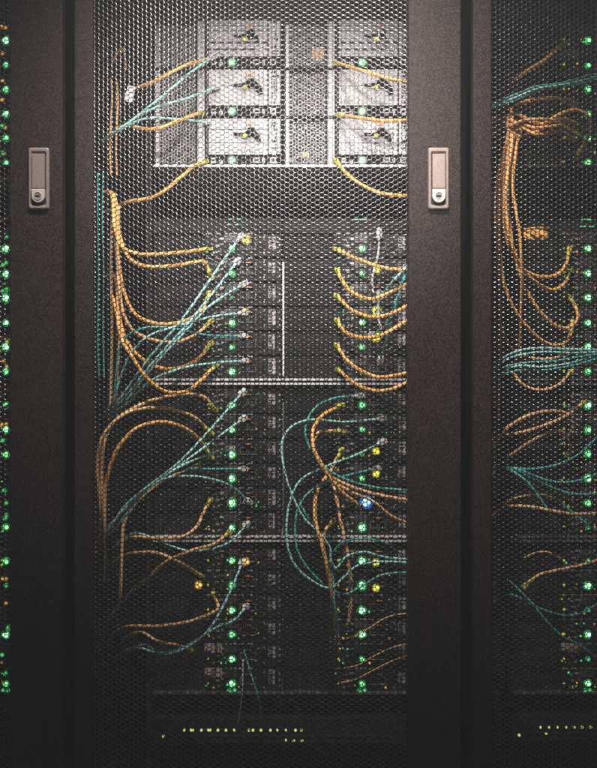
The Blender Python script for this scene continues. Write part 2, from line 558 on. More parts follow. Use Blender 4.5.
GROUPS = [(249, 'above the upper bright shelf edge'), (405, 'between the two bright shelf edges'), (561, 'under the lower bright shelf edge')]
YEL = {(0, 0, 0): [('Y', 94.5, 17.5)], (0, 3, 0): [('y', 93.5, 19)], (0, 1, 1): [('y', 95, 11.5)], (0, 3, 1): [('Y', 94.5, 19.5)], (0, 4, 1): [('Y', 94, 18)],
       (1, 2, 1): [('y', 94, 11)], (1, 3, 1): [('y', 94, 13)], (1, 4, 1): [('b', 84, 9)],
       (2, 0, 0): [('a', 94, 8)], (2, 0, 1): [('y', 94, 7)], (2, 1, 1): [('y', 94, 6)], (2, 1, 0): [('a', 47, 9)]}
WORDS = {'y': 'yellow', 'Y': 'yellow', 'a': 'amber', 'b': 'blue'}
for g, (base, where) in enumerate(GROUPS):
    for r in range(6):
        for col in (0, 1):
            ex = YEL.get((g, r, col), [])
            lab = 'dark server node, %s in %s column %s%s' % (
                ORD[r], ('left', 'right')[col], where, ', %s light on' % WORDS[ex[0][0]] if ex else '')
            place_node(0, col, base + 24.5 * r, lab, extra=ex, sticker=(g == 2 and col == 0 and r in (4, 5)),
                       led='g3' if (g, r, col) in ((0, 2, 0), (0, 2, 1), (0, 5, 1), (1, 2, 1), (1, 4, 1)) else None)
for side, xo, col in (('right', PITCH, 0), ('left', -PITCH, 1)):
    cabn = 'the %s hand cabinet' % side
    tops = [(41 + 24.4 * r, 'dark server node in %s, %s of the highest six' % (cabn, ORD[r])) for r in range(6)]
    for i, (ly, lab) in enumerate(tops):
        place_node(xo, col, ly, lab, sticker=(side == 'right' and i in (1, 3)), extra=[] if side == 'right' else [(lrng.choice(['g3', 's', 'a3']), 80 + lrng.uniform(-4, 3.5), lrng.uniform(12, 22)) for _ in range(2)])
    for g, (base, where) in enumerate(GROUPS):
        names = ['upper group', 'middle group', 'lowest group']
        for r in range(6):
            ex = []
            if side == 'left':
                ex = [(lrng.choice(['g3', 'g3', 's', 'a3']), 80 + lrng.uniform(-4, 3.5), lrng.uniform(12, 22)) for _ in range(lrng.randint(1, 3))]
            place_node(xo, col, base + 24.5 * r, 'dark server node in %s, %s of its %s' % (cabn, ORD[r], names[g]),
                       sticker=(side == 'right' and g == 2 and r == 4), extra=ex,
                       led={('left', 1, 3): 'off', ('left', 1, 4): 'g3', ('left', 2, 1): 'g3', ('left', 2, 2): 'off', ('left', 2, 4): 'off', ('left', 1, 5): 'g2',
                            ('right', 2, 0): 'g3', ('right', 2, 2): 'g3', ('right', 2, 4): 'g3', ('right', 1, 5): 'g3'}.get((side, g, r)))
            if g == 2 and r == 5:
                pass

for o in [o for o in COL.objects if o.get('category') == 'server' and 'bottom' in o['label'] and ('under the lower' in o['label'] or 'lowest group' in o['label'])]:
    for ddx in (-2.6, 2.4):
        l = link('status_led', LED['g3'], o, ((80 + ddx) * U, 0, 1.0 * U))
# thin controllers with green bars
def make_ctrl(x, py, bars, label):
    z = CAM_H + (CY - py) * U
    root = empty('controller_module', (x, DEV, z))
    tag(root, label, 'module', 'thin controllers with green light bars')
    bm = bmesh.new()
    box(bm, 1 * U, NW - 0.001, 0.0, 0.40, 0.0005, 15 * U)
    for i in range(10):
        box(bm, (4 + i * 12) * U, (13 + i * 12) * U, -0.002, 0.001, 14 * U, 15 * U, mi=1)
    build('chassis', bm, [M['inner'], M['plate']], root)
    for bx0, bx1, bz in bars:
        bm = bmesh.new()
        prism(bm, rrect(bx0 * U, bx1 * U, bz * U - 0.0011, bz * U + 0.0011, 0.0008, 2), -0.003, 0.001, 0.0004)
        build('light_bar', bm, M['bar_g'], root)
    bm = bmesh.new()
    for i in range(4):
        frame(bm, rrect((96 + i * 8) * U, (102 + i * 8) * U, 3 * U, 9 * U, 0.001, 1), rrect((97 + i * 8) * U, (101 + i * 8) * U, 4 * U, 8 * U, 0.0008, 1), -0.003, 0.002, 0.0004)
    build('port_block', bm, M['plate'], root)
make_ctrl((152 - CX) * U, 233.5, [(76, 82, 14.2), (85, 90, 14.2), (75, 81, 8.6), (83, 90, 8.6)], 'thin dark controller with four short green bars above left server column')
make_ctrl((282 - CX) * U, 233.5, [(72, 85, 14.0)], 'thin dark controller with one green bar above right server column')
make_ctrl((152 - CX) * U + PITCH, 234, [(73, 84, 14.4), (72, 78, 7.5), (81, 86, 7.5)], 'thin dark controller with green bars in the right hand cabinet')

# white two-unit servers
WH = 48.6 * U
def make_white(v):
    root = empty('white_server', (0, 0, 0))
    bm = bmesh.new()
    box(bm, 1 * U, NW - 0.001, 0.014, 0.45, 0.001, WH - 0.001)
    build('chassis', bm, M['inner'], root)
    link('vent_panel', hex_sheet('vent_panel', 9 * U, 44 * U, 0.006, WH - 0.008, 0.0062, 0.0046, 0.0012, 0.0004, M['vent']), root, (0, 0.002, 0))
    bm = bmesh.new()
    box(bm, 45.5 * U, 52.5 * U, -0.002, 0.012, 0.003, WH - 0.003)
    build('side_strip', bm, M['white'], root)
    bm = bmesh.new()
    box(bm, 4 * U, 7 * U, 0.0, 0.012, 0.003, WH - 0.003)
    build('mounting_ear', bm, M['vent'], root)
    bm = bmesh.new()        # three pressed bands with narrow grooves between them
    for a, b in (((11.5, 17.4), (19.4, 24.2), (26.2, 36.6), (37.6, 41.5), (42.5, 47.2)), ((11.5, 30.6), (31.2, 47.2)), ((11.5, 22.6), (23.4, 36.2), (37.0, 47.2)))[v]:
        box(bm, 57 * U, 115.5 * U, -0.004, 0.012, a * U, b * U)
    if v == 0:
        box(bm, 58 * U, 75 * U, -0.0065, -0.003, 29.5 * U, 34.5 * U)
        for i in range(9):
            box(bm, (60 + i * 5.6) * U, (62.6 + i * 5.6) * U, -0.0045, -0.002, 43.6 * U, 45.8 * U, mi=1)
    for i in range(5):
        box(bm, (59 + i * 2.6 + 30 * (v == 2)) * U, (60.6 + i * 2.6 + 30 * (v == 2)) * U, -0.0045, -0.002, 13.5 * U, (15 + v) * U, mi=1)
    build('faceplate', bm, [M['white'], M['rail']], root)
    bm = bmesh.new()        # dark port strip under the plate
    box(bm, 56 * U, 129 * U, 0.0, 0.012, 0.8 * U, 10.8 * U)
    for x0, x1, z0, z1 in ((59, 64, 3, 8), (67, 71, 2, 6), (101, 108, 3.2, 8.4), (110, 113, 3, 8), (118, 124, 2.6, 8.8)):
        frame(bm, rrect(x0 * U, x1 * U, z0 * U, z1 * U, 0.0012, 2), rrect(x0 * U + 0.0026, x1 * U - 0.0026, z0 * U + 0.0026, z1 * U - 0.0026, 0.0006, 2), -0.005, 0.002, 0.0006, mi=1)
    build('port_strip', bm, [M['black'], M['white']], root)
    bm = bmesh.new()        # narrow label column with dark marks stacked up
    box(bm, 117 * U, 128 * U, -0.003, 0.012, 12 * U, 47 * U)
    random.seed(3 + v)
    z = 13.5
    while z < 45:
        h = random.uniform(1.6, 3.4)
        xa = random.uniform(119, 120.5)
        for q in range(3):
            if random.random() < 0.75:
                box(bm, (xa + q * 2.3) * U, (xa + q * 2.3 + random.uniform(1.0, 2.0)) * U, -0.0040, -0.002, z * U, (z + h * random.uniform(0.5, 1)) * U, mi=1)
        z += h + 0.9
    build('label_column', bm, [M['white'], M['black']], root)
    bm = bmesh.new()        # black latch lever: hub, arm and foot
    prism(bm, circ(99 * U, 33 * U, 4.6 * U, 16), -0.016, -0.003, 0.003)
    prism(bm, [(p[0], p[1]) for p in ((94 * U, 30 * U), (82 * U, 30.4 * U), (82 * U, 32 * U), (95 * U, 33 * U))][::-1], -0.010, -0.003)
    k = (0.62, 1.0, 0.85)[v]
    prism(bm, [((100 + (x - 100) * k) * U, (33 + (z - 33) * k) * U) for x, z in ((100, 31), (107, 22), (111, 23), (110, 29), (103, 36))], -0.012, -0.003, 0.001)
    for x0, x1, z0, z1 in ((105, 111, 17, 20.5), (103, 107, 22, 24), (107.5, 113, 26 + 3 * v, 28 + 3 * v), (102, 105, 13.5, 15)):
        prism(bm, rrect(x0 * U, x1 * U, z0 * U, z1 * U, 0.001, 2), -0.006, -0.003, mi=1)
    build('latch_lever', bm, [M['black'], M['vent']], root)
    bm = bmesh.new()
    prism(bm, rrect(94 * U, 101 * U, 40.6 * U, 43 * U, 0.001, 2), -0.006, -0.003)
    build('orange_tab', bm, M['orangemark'], root)
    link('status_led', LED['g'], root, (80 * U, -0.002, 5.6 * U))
    link('port_led', LED['y2'], root, (93.5 * U, -0.014, (27 + v) * U))
    return root
protos = [make_white(v) for v in range(3)]
for col in (0, 1):
    for r in range(3):
        pos = ((152 + 130 * col - CX) * U, DEV, CAM_H + (CY - (68.5 + 48.9 * r)) * U)
        lab = '%s white faced server in the brightly lit %s stack behind the mesh' % (('top', 'middle', 'bottom')[r], ('left', 'right')[col])
        o = protos[r] if col == 0 else copy_tree(protos[r], pos)
        o.location = pos
        tag(o, lab, 'server', 'white servers at the top of the cabinet')
        if col == 1 and r == 0:      # orange drive tray showing through its vent
            bm = bmesh.new()
            box(bm, 30 * U, 42 * U, 0.006, 0.012, 10 * U, 22 * U)
            build('drive_tray', bm, M['orange'], o)
            o['label'] = 'top white faced server of the right stack with orange drive behind its vent'
        if col == 1 and r == 2:
            bm = bmesh.new()
            box(bm, 20 * U, 27 * U, 0.006, 0.012, 9 * U, 15 * U)
            build('drive_tray', bm, M['boot'], o)

# switches low in the cabinets
def make_switch(xoff, leds, py, label):
    p = at(153, py + 14, DEV - 0.02)
    root = empty('network_switch', (p.x + xoff, DEV - 0.02, p.z))
    tag(root, label, 'switch', 'network switches low in the cabinets')
    k = PX * (CAM_D + DEV - 0.02) / CAM_D
    bm = bmesh.new()
    box(bm, 0, 258 * k, 0.0, 0.35, 0, 25 * k)
    build('chassis', bm, M['plate'], root)
    bm = bmesh.new()
    for i in range(24):
        x = (14 + i * 9.4) * k
        frame(bm, rrect(x, x + 8 * k, 2 * k, 9 * k, 0.001, 1), rrect(x + k, x + 7 * k, 3 * k, 8 * k, 0.001, 1), -0.003, 0.001, 0.0004)
    build('port_block', bm, M['plate'], root)
    for lx, ly in leds:
        bm = bmesh.new()
        X = at(lx, ly, DEV - 0.02)
        prism(bm, circ(0, 0, 0.0024, 10), -0.003, 0.001, 0.0006)
        build('port_light', bm, M['led_s'], root, loc=(X.x - root.location.x, 0, X.z - p.z))
make_switch(0, [(x, 730) for x in (184.6, 191, 193.6, 201.5, 208, 210.5, 218, 226, 234, 249, 253, 261, 270.5, 277, 285.5, 295.5, 301.5)]
            + [(285.5, 740), (293.7, 740.5), (302, 740.5), (163.5, 736)], 730, 'dark switch with a dotted row of yellow lights at central cabinet bottom')
make_switch(PITCH, [(x, 727) for x in (540, 548.5, 557, 565.6, 574, 582, 590.5)] + [(519, 735), (546, 733)], 727,
            'dark switch with evenly spaced yellow lights low in the right hand cabinet')

# ------------------------------------------------------------------ cables
def spline(pts, per=10):
    P = [pts[0] * 2 - pts[1]] + pts + [pts[-1] * 2 - pts[-2]]
    out = []
    for i in range(1, len(P) - 2):
        p0, p1, p2, p3 = P[i - 1:i + 3]
        t0, t1 = 0.0, max((p1 - p0).length, 1e-6) ** 0.5
        t2 = t1 + max((p2 - p1).length, 1e-6) ** 0.5
        t3 = t2 + max((p3 - p2).length, 1e-6) ** 0.5
        for j in range(per):
            t = t1 + (t2 - t1) * j / per
            A1 = p0 * ((t1 - t) / (t1 - t0)) + p1 * ((t - t0) / (t1 - t0))
            A2 = p1 * ((t2 - t) / (t2 - t1)) + p2 * ((t - t1) / (t2 - t1))
            A3 = p2 * ((t3 - t) / (t3 - t2)) + p3 * ((t - t2) / (t3 - t2))
            B1 = A1 * ((t2 - t) / (t2 - t0)) + A2 * ((t - t0) / (t2 - t0))
            B2 = A2 * ((t3 - t) / (t3 - t1)) + A3 * ((t - t1) / (t3 - t1))
            out.append(B1 * ((t2 - t) / (t2 - t1)) + B2 * ((t - t1) / (t2 - t1)))
    out.append(pts[-1])
    return out

def sweep(bm, path, radii, n=8, mi=0):
    t = (path[1] - path[0]).normalized()
    u = t.orthogonal().normalized()
    prev = None
    for i, p in enumerate(path):
        t2 = (path[min(i + 1, len(path) - 1)] - path[max(i - 1, 0)]).normalized()
        u = (u - t2 * u.dot(t2)).normalized()
        v = t2.cross(u)
        r = radii if isinstance(radii, float) else radii[i]
        ring = [bm.verts.new(p + (u * math.cos(2 * math.pi * k / n) + v * math.sin(2 * math.pi * k / n)) * r) for k in range(n)]
        if prev:
            for k in range(n):
                f = bm.faces.new((prev[k], prev[(k + 1) % n], ring[(k + 1) % n], ring[k]))
                f.smooth = True
                f.material_index = mi
        else:
            bm.faces.new(list(reversed(ring))).material_index = mi
        prev = ring
    bm.faces.new(prev).material_index = mi

def obox(bm, p, t, up, L, wd, hg, mi=0):
    """box of length L from p along t"""
    t = t.normalized()
    a = (up - t * up.dot(t)).normalized()
    b = t.cross(a)
    vs = []
    for q in (0, L):
        for sa, sb in ((-1, -1), (1, -1), (1, 1), (-1, 1)):
            vs.append(bm.verts.new(p + t * q + a * (sa * hg / 2) + b * (sb * wd / 2)))
    for f in ((0, 1, 2, 3), (7, 6, 5, 4), (0, 4, 5, 1), (1, 5, 6, 2), (2, 6, 7, 3), (3, 7, 4, 0)):
        bm.faces.new([vs[i] for i in f]).material_index = mi

DEPTH = {'L': (0.13, 0.10, 0.196), 'R': (0.12, 0.10, 0.196), 'M': (0.12, 0.11, 0.12), 'P': (0.150, 0.145, 0.150)}
NAMES = {'o': ('orange_cable', 'orange cables behind the mesh doors'), 'p': ('orange_cable', 'orange cables behind the mesh doors'),
         't': ('teal_cable', 'teal and mint cables behind the mesh doors'), 'm': ('mint_cable', 'teal and mint cables behind the mesh doors'),
         'w': ('white_cable', 'white cables beside the right server column')}
CM = {'o': 'orange', 'p': 'orangepale', 't': 'teal', 'm': 'mint', 'w': 'whitecab'}
RAD = {'o': 0.0033, 'p': 0.0029, 't': 0.0019, 'm': 0.0021, 'w': 0.0022}
rng = random.Random(11)
def cable(kind, pts, label, ends='1', depth='L', rad=None):
    """pts run from the loose or hidden end to the port; ends: which ends carry a plug ('', '0', '1', '01')"""
    d0, dm, d1 = DEPTH[depth] if isinstance(depth, str) else depth
    j = rng.uniform(-0.022, 0.022)
    n = len(pts)
    L = [0.0]
    for a, b in zip(pts, pts[1:]):
        L.append(L[-1] + math.hypot(b[0] - a[0], b[1] - a[1]))
    P = []
    if n and '0' not in ends and depth == 'L' and pts[0][0] < 165 or (depth in ('L', 'M') and 505 < pts[0][0] < 530 and '0' not in ends):
        (ax, ay), (bx, by) = pts[0], pts[1]
        q = math.hypot(bx - ax, by - ay) or 1
        ex, ey = (ax - bx) / q, (ay - by) / q
        P.append(at(ax + ex * 10 - 16, ay + ey * 12 + 14, d0 + 0.26))
        P.append(at(ax + ex * 7 - 5, ay + ey * 7 + 3, d0 + 0.07))
    for (x, y), l in zip(pts, L):
        t = l / L[-1]
        y0 = d0 + (dm + j - d0) * min(1, t / 0.4) if t < 0.4 else dm + j + (d1 - dm - j) * ((t - 0.4) / 0.6) ** 2
        P.append(at(x, y, y0))
    path = spline(P, 9)
    name, grp = NAMES[kind]
    base = path[len(path) // 2].copy()
    path = [p - base for p in path]
    bm = bmesh.new()
    sweep(bm, path, rad or RAD[kind], 8)
    o = build(name, bm, M[CM[kind]], loc=base)
    tag(o, label, 'cable', grp)
    for e in ends:
        if e == '0':
            p, t = path[0], path[0] - path[2]
        else:
            p, t = path[-1], path[-1] - path[-3]
        t = t.normalized()
        bm = bmesh.new()
        r = rad or RAD[kind]
        if kind in 'op':
            sweep(bm, [p - t * 0.016, p - t * 0.004, p + t * 0.003], [r * 1.05, r * 1.30, r * 1.30], 8)
            obox(bm, p + t * 0.0025, t, Vector((0, 0, 1)), 0.010, 0.0085, 0.0060)
            build('plug', bm, M['boot'], o)
        else:
            sweep(bm, [p - t * 0.010, p - t * 0.001], [r * 1.1, r * 1.6], 8)
            obox(bm, p - t * 0.002, t, Vector((0, 0, 1)), 0.015, 0.0100, 0.0075)
            obox(bm, p + t * 0.001 + Vector((0, 0, 0.0045)), t, Vector((0, 0, 1)), 0.010, 0.004, 0.0015)
            build('plug', bm, M['plugclear'], o)
    return o

C = cable
# --- central cabinet, beside the white servers
C('o', [(140, 87), (155, 81), (172, 72), (190, 64), (206, 60)], 'short orange cable sloping up to the topmost left white server')
C('m', [(116, 132), (140, 114), (165, 94), (190, 73), (211, 58)], 'straight mint cable rising diagonally to the top left white server')
C('m', [(118, 130), (140, 115), (160, 106), (185, 99), (214, 88)], 'mint cable forking to the middle left white server, middle of three')
C('m', [(117, 132), (135, 122), (150, 118), (175, 119), (205, 122)], 'mint cable levelling off towards the bottom left white server')
C('o', [(131, 126), (145, 129), (160, 128), (180, 120), (200, 113)], 'short orange cable dipping under the three mint cables at upper left')
C('o', [(132, 201), (150, 198), (165, 190), (180, 178), (193, 167), (204, 162)], 'orange cable rising alone in the dark gap under left white servers')
C('o', [(420, 84), (408, 82), (390, 79), (370, 73), (350, 67), (337, 63)], 'orange cable crossing the top right white server', depth='R')
C('o', [(420, 118), (408, 120), (385, 121), (360, 118), (340, 115)], 'orange cable lying level across the right white servers', depth='R')
C('o', [(422, 196), (408, 196), (380, 193), (360, 184), (346, 173), (337, 162)], 'orange cable drooping right in the gap under the right white servers', depth='R')
C('w', [(396, 47), (388, 38), (380, 30), (378, 42)], 'thin white loop at the top right white server', ends='', depth='P', rad=0.0013)
C('o', [(112, 62), (122, 48), (125, 58), (126, 70)], 'faint orange loop near the top left corner of the central mesh', ends='', depth=(0.20, 0.20, 0.20), rad=0.0018)
for i, (x, y0, y1, lab) in enumerate([(111, 78, 118, 'left'), (117, 82, 122, 'right')]):
    C('o', [(x, y0), (x + 1, (y0 + y1) / 2), (x, y1), (x - 1, y1 + 30), (x, 176)], 'upright orange cable by the hanging white tag, %s of two' % lab, ends='', depth=(0.21, 0.20, 0.20), rad=0.0018)
for x, lab in ((98, 'outer'), (103, 'inner')):
    C('t', [(x, 172), (x - 0.5, 220), (x + 0.5, 270), (x, 330), (x + 1, 380)], 'thin upright teal cable along the narrow left stile, %s of two' % lab, ends='', depth=(0.19, 0.19, 0.19), rad=0.0015)

# --- central cabinet, upper dark group, left
C('o', [(112, 196), (115, 228), (123, 248), (140, 254), (160, 254), (185, 252), (207, 249)], 'orange cable running nearly level, highest of the left fan')
C('o', [(115, 198), (121, 240), (131, 260), (145, 266), (170, 266), (190, 263), (204, 262), (210, 274)], 'orange cable running level then hooking down at its end, left fan')
C('o', [(114, 205), (119, 265), (125, 295), (135, 314), (150, 322), (168, 324), (190, 319), (203, 309), (208, 297)], 'orange cable in the shallowest hanging loop of the left fan')
C('p', [(113, 215), (119, 285), (124, 315), (133, 330), (150, 339), (174, 342), (195, 335), (209, 323)], 'orange cable in the second hanging loop of the left fan')
C('o', [(116, 280), (121, 325), (131, 348), (150, 364), (170, 369), (190, 364), (202, 355), (209, 346)], 'orange cable in the third hanging loop of the left fan')
C('o', [(114, 300), (122, 340), (131, 355), (145, 376), (164, 391), (187, 391), (202, 379), (214, 367)], 'orange cable in the deepest hanging loop, crossing the shelf edge')
C('p', [(112, 205), (111, 260), (112, 320), (111, 385), (110, 420)], 'upright orange cable furthest left of the left bundle', ends='', rad=0.0025, depth=(0.16, 0.16, 0.16))
C('p', [(119, 206), (118, 262), (120, 318), (118, 366), (116, 400)], 'upright orange cable just inside the left bundle', ends='', rad=0.0023, depth=(0.17, 0.17, 0.17))
C('m', [(116, 404), (150, 357), (180, 322), (205, 287), (225, 258), (239, 239)], 'mint cable rising steeply to the yellow lit node, highest of its fan')
C('m', [(121, 402), (155, 360), (185, 327), (215, 290), (236, 263)], 'mint cable second in the steep fan, white plug under yellow light')
C('m', [(124, 404), (150, 370), (180, 337), (205, 310), (228, 293), (242, 285)], 'mint cable third down in the steep mint fan')
C('m', [(113, 402), (121, 376), (132, 352), (149, 336), (177, 326), (211, 317), (241, 313)], 'mint cable bowing left before running right, fourth of its fan')
C('t', [(114, 395), (118, 357), (124, 339), (140, 329), (160, 327), (182, 330), (207, 335), (241, 336)], 'teal cable humping over then falling slightly to the right')
C('m', [(129, 402), (143, 387), (160, 376), (187, 367), (215, 363), (243, 361)], 'mint cable lowest of the fan just above the upper shelf edge')

# --- central cabinet, upper dark group, right
C('o', [(420, 271), (407, 270), (385, 268), (360, 260), (338, 250)], 'highest orange cable of the right hand loops, hardly sagging', depth='R')
C('o', [(420, 279), (407, 284), (391, 292), (371, 299), (352, 292), (343, 282), (338, 272)], 'second orange loop down on the right side', depth='R')
C('o', [(420, 301), (407, 306), (390, 314), (375, 317), (355, 312), (338, 297)], 'third orange loop down on the right side', depth='R')
C('o', [(420, 315), (408, 320), (390, 331), (375, 337), (358, 337), (344, 331), (338, 322)], 'fourth orange loop down on the right side', depth='R')
C('o', [(420, 371), (407, 373), (392, 376), (377, 377), (358, 369), (346, 359), (338, 347)], 'fifth orange loop down, just above the shelf edge on the right', depth='R')
C('o', [(420, 376), (408, 382), (395, 388), (380, 391), (364, 388), (352, 381), (340, 371)], 'lowest orange loop crossing the upper shelf edge on the right', depth='R')
C('m', [(416, 256), (407, 266), (395, 279), (385, 291), (376, 300)], 'short mint cable sloping down left beside the right stile', depth='R')
C('t', [(415, 258), (405, 273), (397, 302), (388, 333), (381, 358)], 'teal cable falling long and steep to the lowest yellow light', depth='R')
C('t', [(414, 260), (402, 283), (393, 310), (385, 326), (373, 334)], 'teal cable falling to the middle yellow light on the right', depth='R')
C('w', [(373, 293), (372, 279), (376, 263), (379, 248), (379, 236)], 'white cable hanging upright in the right server column', depth='P')
C('w', [(381, 330), (379, 318), (378, 308), (379, 298)], 'short white cable upright below the longer white one', depth='P')

# --- central cabinet, middle dark group, left
C('p', [(104, 535), (102, 470), (105, 440), (115, 421), (137, 406), (165, 397), (190, 394), (204, 397), (213, 407)], 'outermost orange arch below the upper shelf edge on the left')
C('p', [(100, 520), (98, 455), (104, 434), (123, 415), (147, 408), (170, 409), (194, 417), (209, 431)], 'middle orange arch below the upper shelf edge on the left')
C('o', [(104, 530), (105, 494), (110, 467), (120, 445), (137, 428), (160, 422), (180, 426), (197, 437), (209, 454)], 'innermost orange arch rising from the left cable bundle')
C('m', [(111, 527), (124, 507), (150, 485), (177, 464), (207, 433), (241, 394)], 'mint cable climbing straightest and highest of the middle fan')
C('m', [(116, 520), (124, 508), (152, 484), (180, 465), (214, 440), (241, 420)], 'mint cable second highest of the middle fan')
C('m', [(113, 522), (142, 491), (167, 474), (194, 460), (228, 449)], 'mint cable third in the middle fan, short with a gentle slope')
C('t', [(115, 520), (140, 494), (164, 477), (187, 469), (210, 469), (241, 469)], 'teal cable levelling out fourth in the middle fan')
C('m', [(118, 525), (141, 496), (164, 479), (187, 476), (211, 479), (231, 486), (247, 500)], 'mint cable arching over and down at its right end')
C('p', [(120, 600), (122, 545), (124, 524), (131, 509), (146, 493), (166, 478), (194, 467)], 'orange cable climbing within the mint middle fan')
C('p', [(137, 537), (160, 538), (184, 536), (197, 526), (203, 513), (209, 502)], 'orange cable on the lower shelf edge curling up at its right')
C('p', [(148, 578), (166, 562), (190, 551), (214, 544), (228, 533)], 'orange cable rising right across the lower shelf edge')
C('p', [(135, 553), (157, 553), (177, 561), (200, 575)], 'orange cable falling right below the lower shelf edge')
C('m', [(142, 534), (162, 542), (184, 550), (211, 549), (231, 541), (245, 526)], 'mint cable sagging at the lower shelf edge, left column')
C('p', [(104, 530), (105, 552), (104, 582)], 'faint upright orange tail at the far left, lowest', ends='', rad=0.002, depth=(0.19, 0.19, 0.19))

# --- central cabinet, middle and lowest dark groups, right
C('t', [(420, 492), (404, 490), (374, 487), (348, 480), (327, 469), (314, 455), (306, 437), (307, 421), (317, 406), (335, 398), (357, 396)], 'teal cable making a wide open loop under the upper shelf edge', depth='R')
C('m', [(418, 560), (384, 557), (364, 552), (346, 557), (336, 568), (331, 560), (330, 548), (319, 533), (304, 518), (291, 492), (284, 468), (282, 442), (291, 427), (309, 420), (345, 422), (379, 419)], 'mint cable swinging furthest left in the right hand loops', depth='R')
C('m', [(416, 563), (379, 562), (357, 566), (345, 576), (330, 588), (308, 578), (293, 562), (287, 541), (287, 518), (293, 492), (302, 479), (327, 466), (356, 455), (380, 443)], 'mint cable rising to the right out of the big left loop', depth='R')
C('t', [(416, 572), (382, 575), (359, 588), (345, 594), (331, 589), (314, 575), (299, 554), (295, 528), (301, 502), (319, 485), (345, 476), (374, 469)], 'teal cable inside the big loop, innermost strand', depth='R')
C('t', [(300, 503), (308, 518), (318, 530)], 'tiny teal cable slanting across the inside of the big loop', depth='R', ends='')
C('t', [(333, 552), (342, 543), (356, 539), (374, 540), (394, 545)], 'teal cable arching just under the lower shelf edge on the right', depth='M', ends='')
C('t', [(330, 560), (333, 580), (334, 600), (337, 622), (336, 648)], 'teal tail dropping from the foot of the big loop', depth='M', ends='')
C('o', [(362, 507), (344, 494), (331, 479), (319, 461), (313, 445), (313, 430), (322, 416), (340, 406)], 'orange cable curling up to the first node under the shelf edge', depth='R')
C('p', [(420, 503), (407, 500), (379, 495), (358, 489), (336, 479), (322, 464), (314, 447), (318, 433), (328, 431), (340, 431)], 'orange cable curling from right stile to the second node', depth='R')
C('p', [(349, 625), (351, 590), (348, 556), (344, 536), (340, 518), (336, 495), (331, 472), (335, 462), (340, 453)], 'orange cable hanging straight with its tip curled up right', depth='R')
C('o', [(338, 640), (334, 610), (329, 578), (326, 562), (321, 541), (315, 518), (317, 492), (328, 475), (338, 470)], 'thick orange cable hanging left of the straight one', depth='R', ends='')
C('p', [(335, 630), (332, 592), (327, 565), (323, 545), (325, 531), (332, 522)], 'short orange cable hanging with a yellow tip beside the thick one', depth='R')
C('p', [(420, 526), (405, 522), (390, 515), (374, 502), (350, 491), (332, 481)], 'faint orange cable sloping down to the right stile below blue light', depth='R', ends='', rad=0.0024)

# --- central cabinet, bottom
C('p', [(133, 626), (160, 626), (187, 622), (207, 615), (218, 608), (214, 596)], 'orange cable lowest bright one, hooking up at its right end')
C('p', [(146, 634), (155, 640), (164, 643), (177, 645), (190, 650)], 'short orange cable drooping under the lowest bright one', rad=0.0026)
C('m', [(150, 647), (157, 653), (166, 654), (184, 649), (207, 632), (221, 610), (234, 583), (241, 565)], 'mint cable rising steeply to the amber light from the bottom')
C('m', [(140, 648), (156, 652), (172, 651), (194, 642), (214, 629), (234, 620), (245, 608)], 'mint cable rising gently beside the steep one at the bottom')
C('t', [(263, 724), (258, 696), (251, 674), (244, 650)], 'teal cable dropping right below the left column', ends='', rad=0.0014)
C('w', [(238, 726), (242, 694), (243, 660)], 'thin white cable dropping straight below the left column', ends='', depth='P', rad=0.0012)
C('p', [(338, 683), (354, 680), (372, 671), (392, 661), (416, 653)], 'faint orange cable slanting low at the right, lowest of three', ends='', rad=0.0012, depth='P')
C('p', [(344, 668), (358, 665), (376, 655), (394, 647), (416, 642)], 'faint orange cable slanting low at the right, middle of three', ends='', rad=0.0012, depth='P')
C('p', [(338, 640), (352, 637), (369, 628), (388, 617), (416, 612)], 'faint orange cable slanting low at the right, highest of three', ends='', rad=0.0012, depth='P')

# --- right hand cabinet
C('o', [(521, 76), (532, 68), (543, 61), (555, 51), (565, 42)], 'orange cable rising alone near the top of the right cabinet')
for k, dy in (('t', 0), ('m', 3.2), ('t', 6)):
    C(k, [(484, 109 + dy * .5), (500, 101 + dy * .7), (514, 95 + dy), (538, 86 + dy * .8), (557, 84 + dy * .5), (580, 78 + dy), (604, 71 + dy)],
      '%s cable of the flat three strand ribbon crossing the right cabinet' % {0: 'topmost teal', 3.2: 'mint middle', 6: 'lowest teal'}[dy], ends='', depth='M')
C('o', [(528, 101), (538, 99), (550, 98), (566, 99)], 'short level orange cable above the orange knot')
C('o', [(506, 118), (517, 114), (530, 120), (542, 124), (558, 115), (574, 110), (587, 115), (591, 126), (586, 141), (577, 155)], 'orange cable looping widest right out of the orange knot')
C('o', [(508, 124), (520, 124), (535, 128), (548, 127), (560, 126), (577, 134)], 'orange cable leaving the knot straight right')
C('o', [(511, 136), (525, 135), (538, 131), (550, 122), (562, 119), (575, 123)], 'orange cable leaving the knot upward to the right')
C('p', [(507, 128), (522, 121), (538, 119), (555, 121), (571, 130)], 'pale orange cable along the upper side of the knot')
C('o', [(510, 119), (522, 127), (535, 134), (550, 133), (562, 131), (572, 139)], 'orange cable along the underside of the knot')
C('o', [(511, 112), (507, 124), (509, 135), (500, 165), (495, 200), (497, 245), (500, 300), (500, 345), (498, 420)], 'leftmost orange cable falling from the knot straight down', ends='', rad=0.0026)
C('o', [(513, 124), (511, 137), (505, 170), (502, 200), (507, 240), (519, 266), (531, 274), (544, 277), (558, 274), (566, 264), (569, 252)], 'orange cable in the shallowest loop of the right cabinet')
C('o', [(516, 126), (513, 138), (508, 170), (505, 200), (512, 245), (524, 270), (538, 284), (553, 290), (564, 284), (569, 272)], 'orange cable in the second loop of the right cabinet')
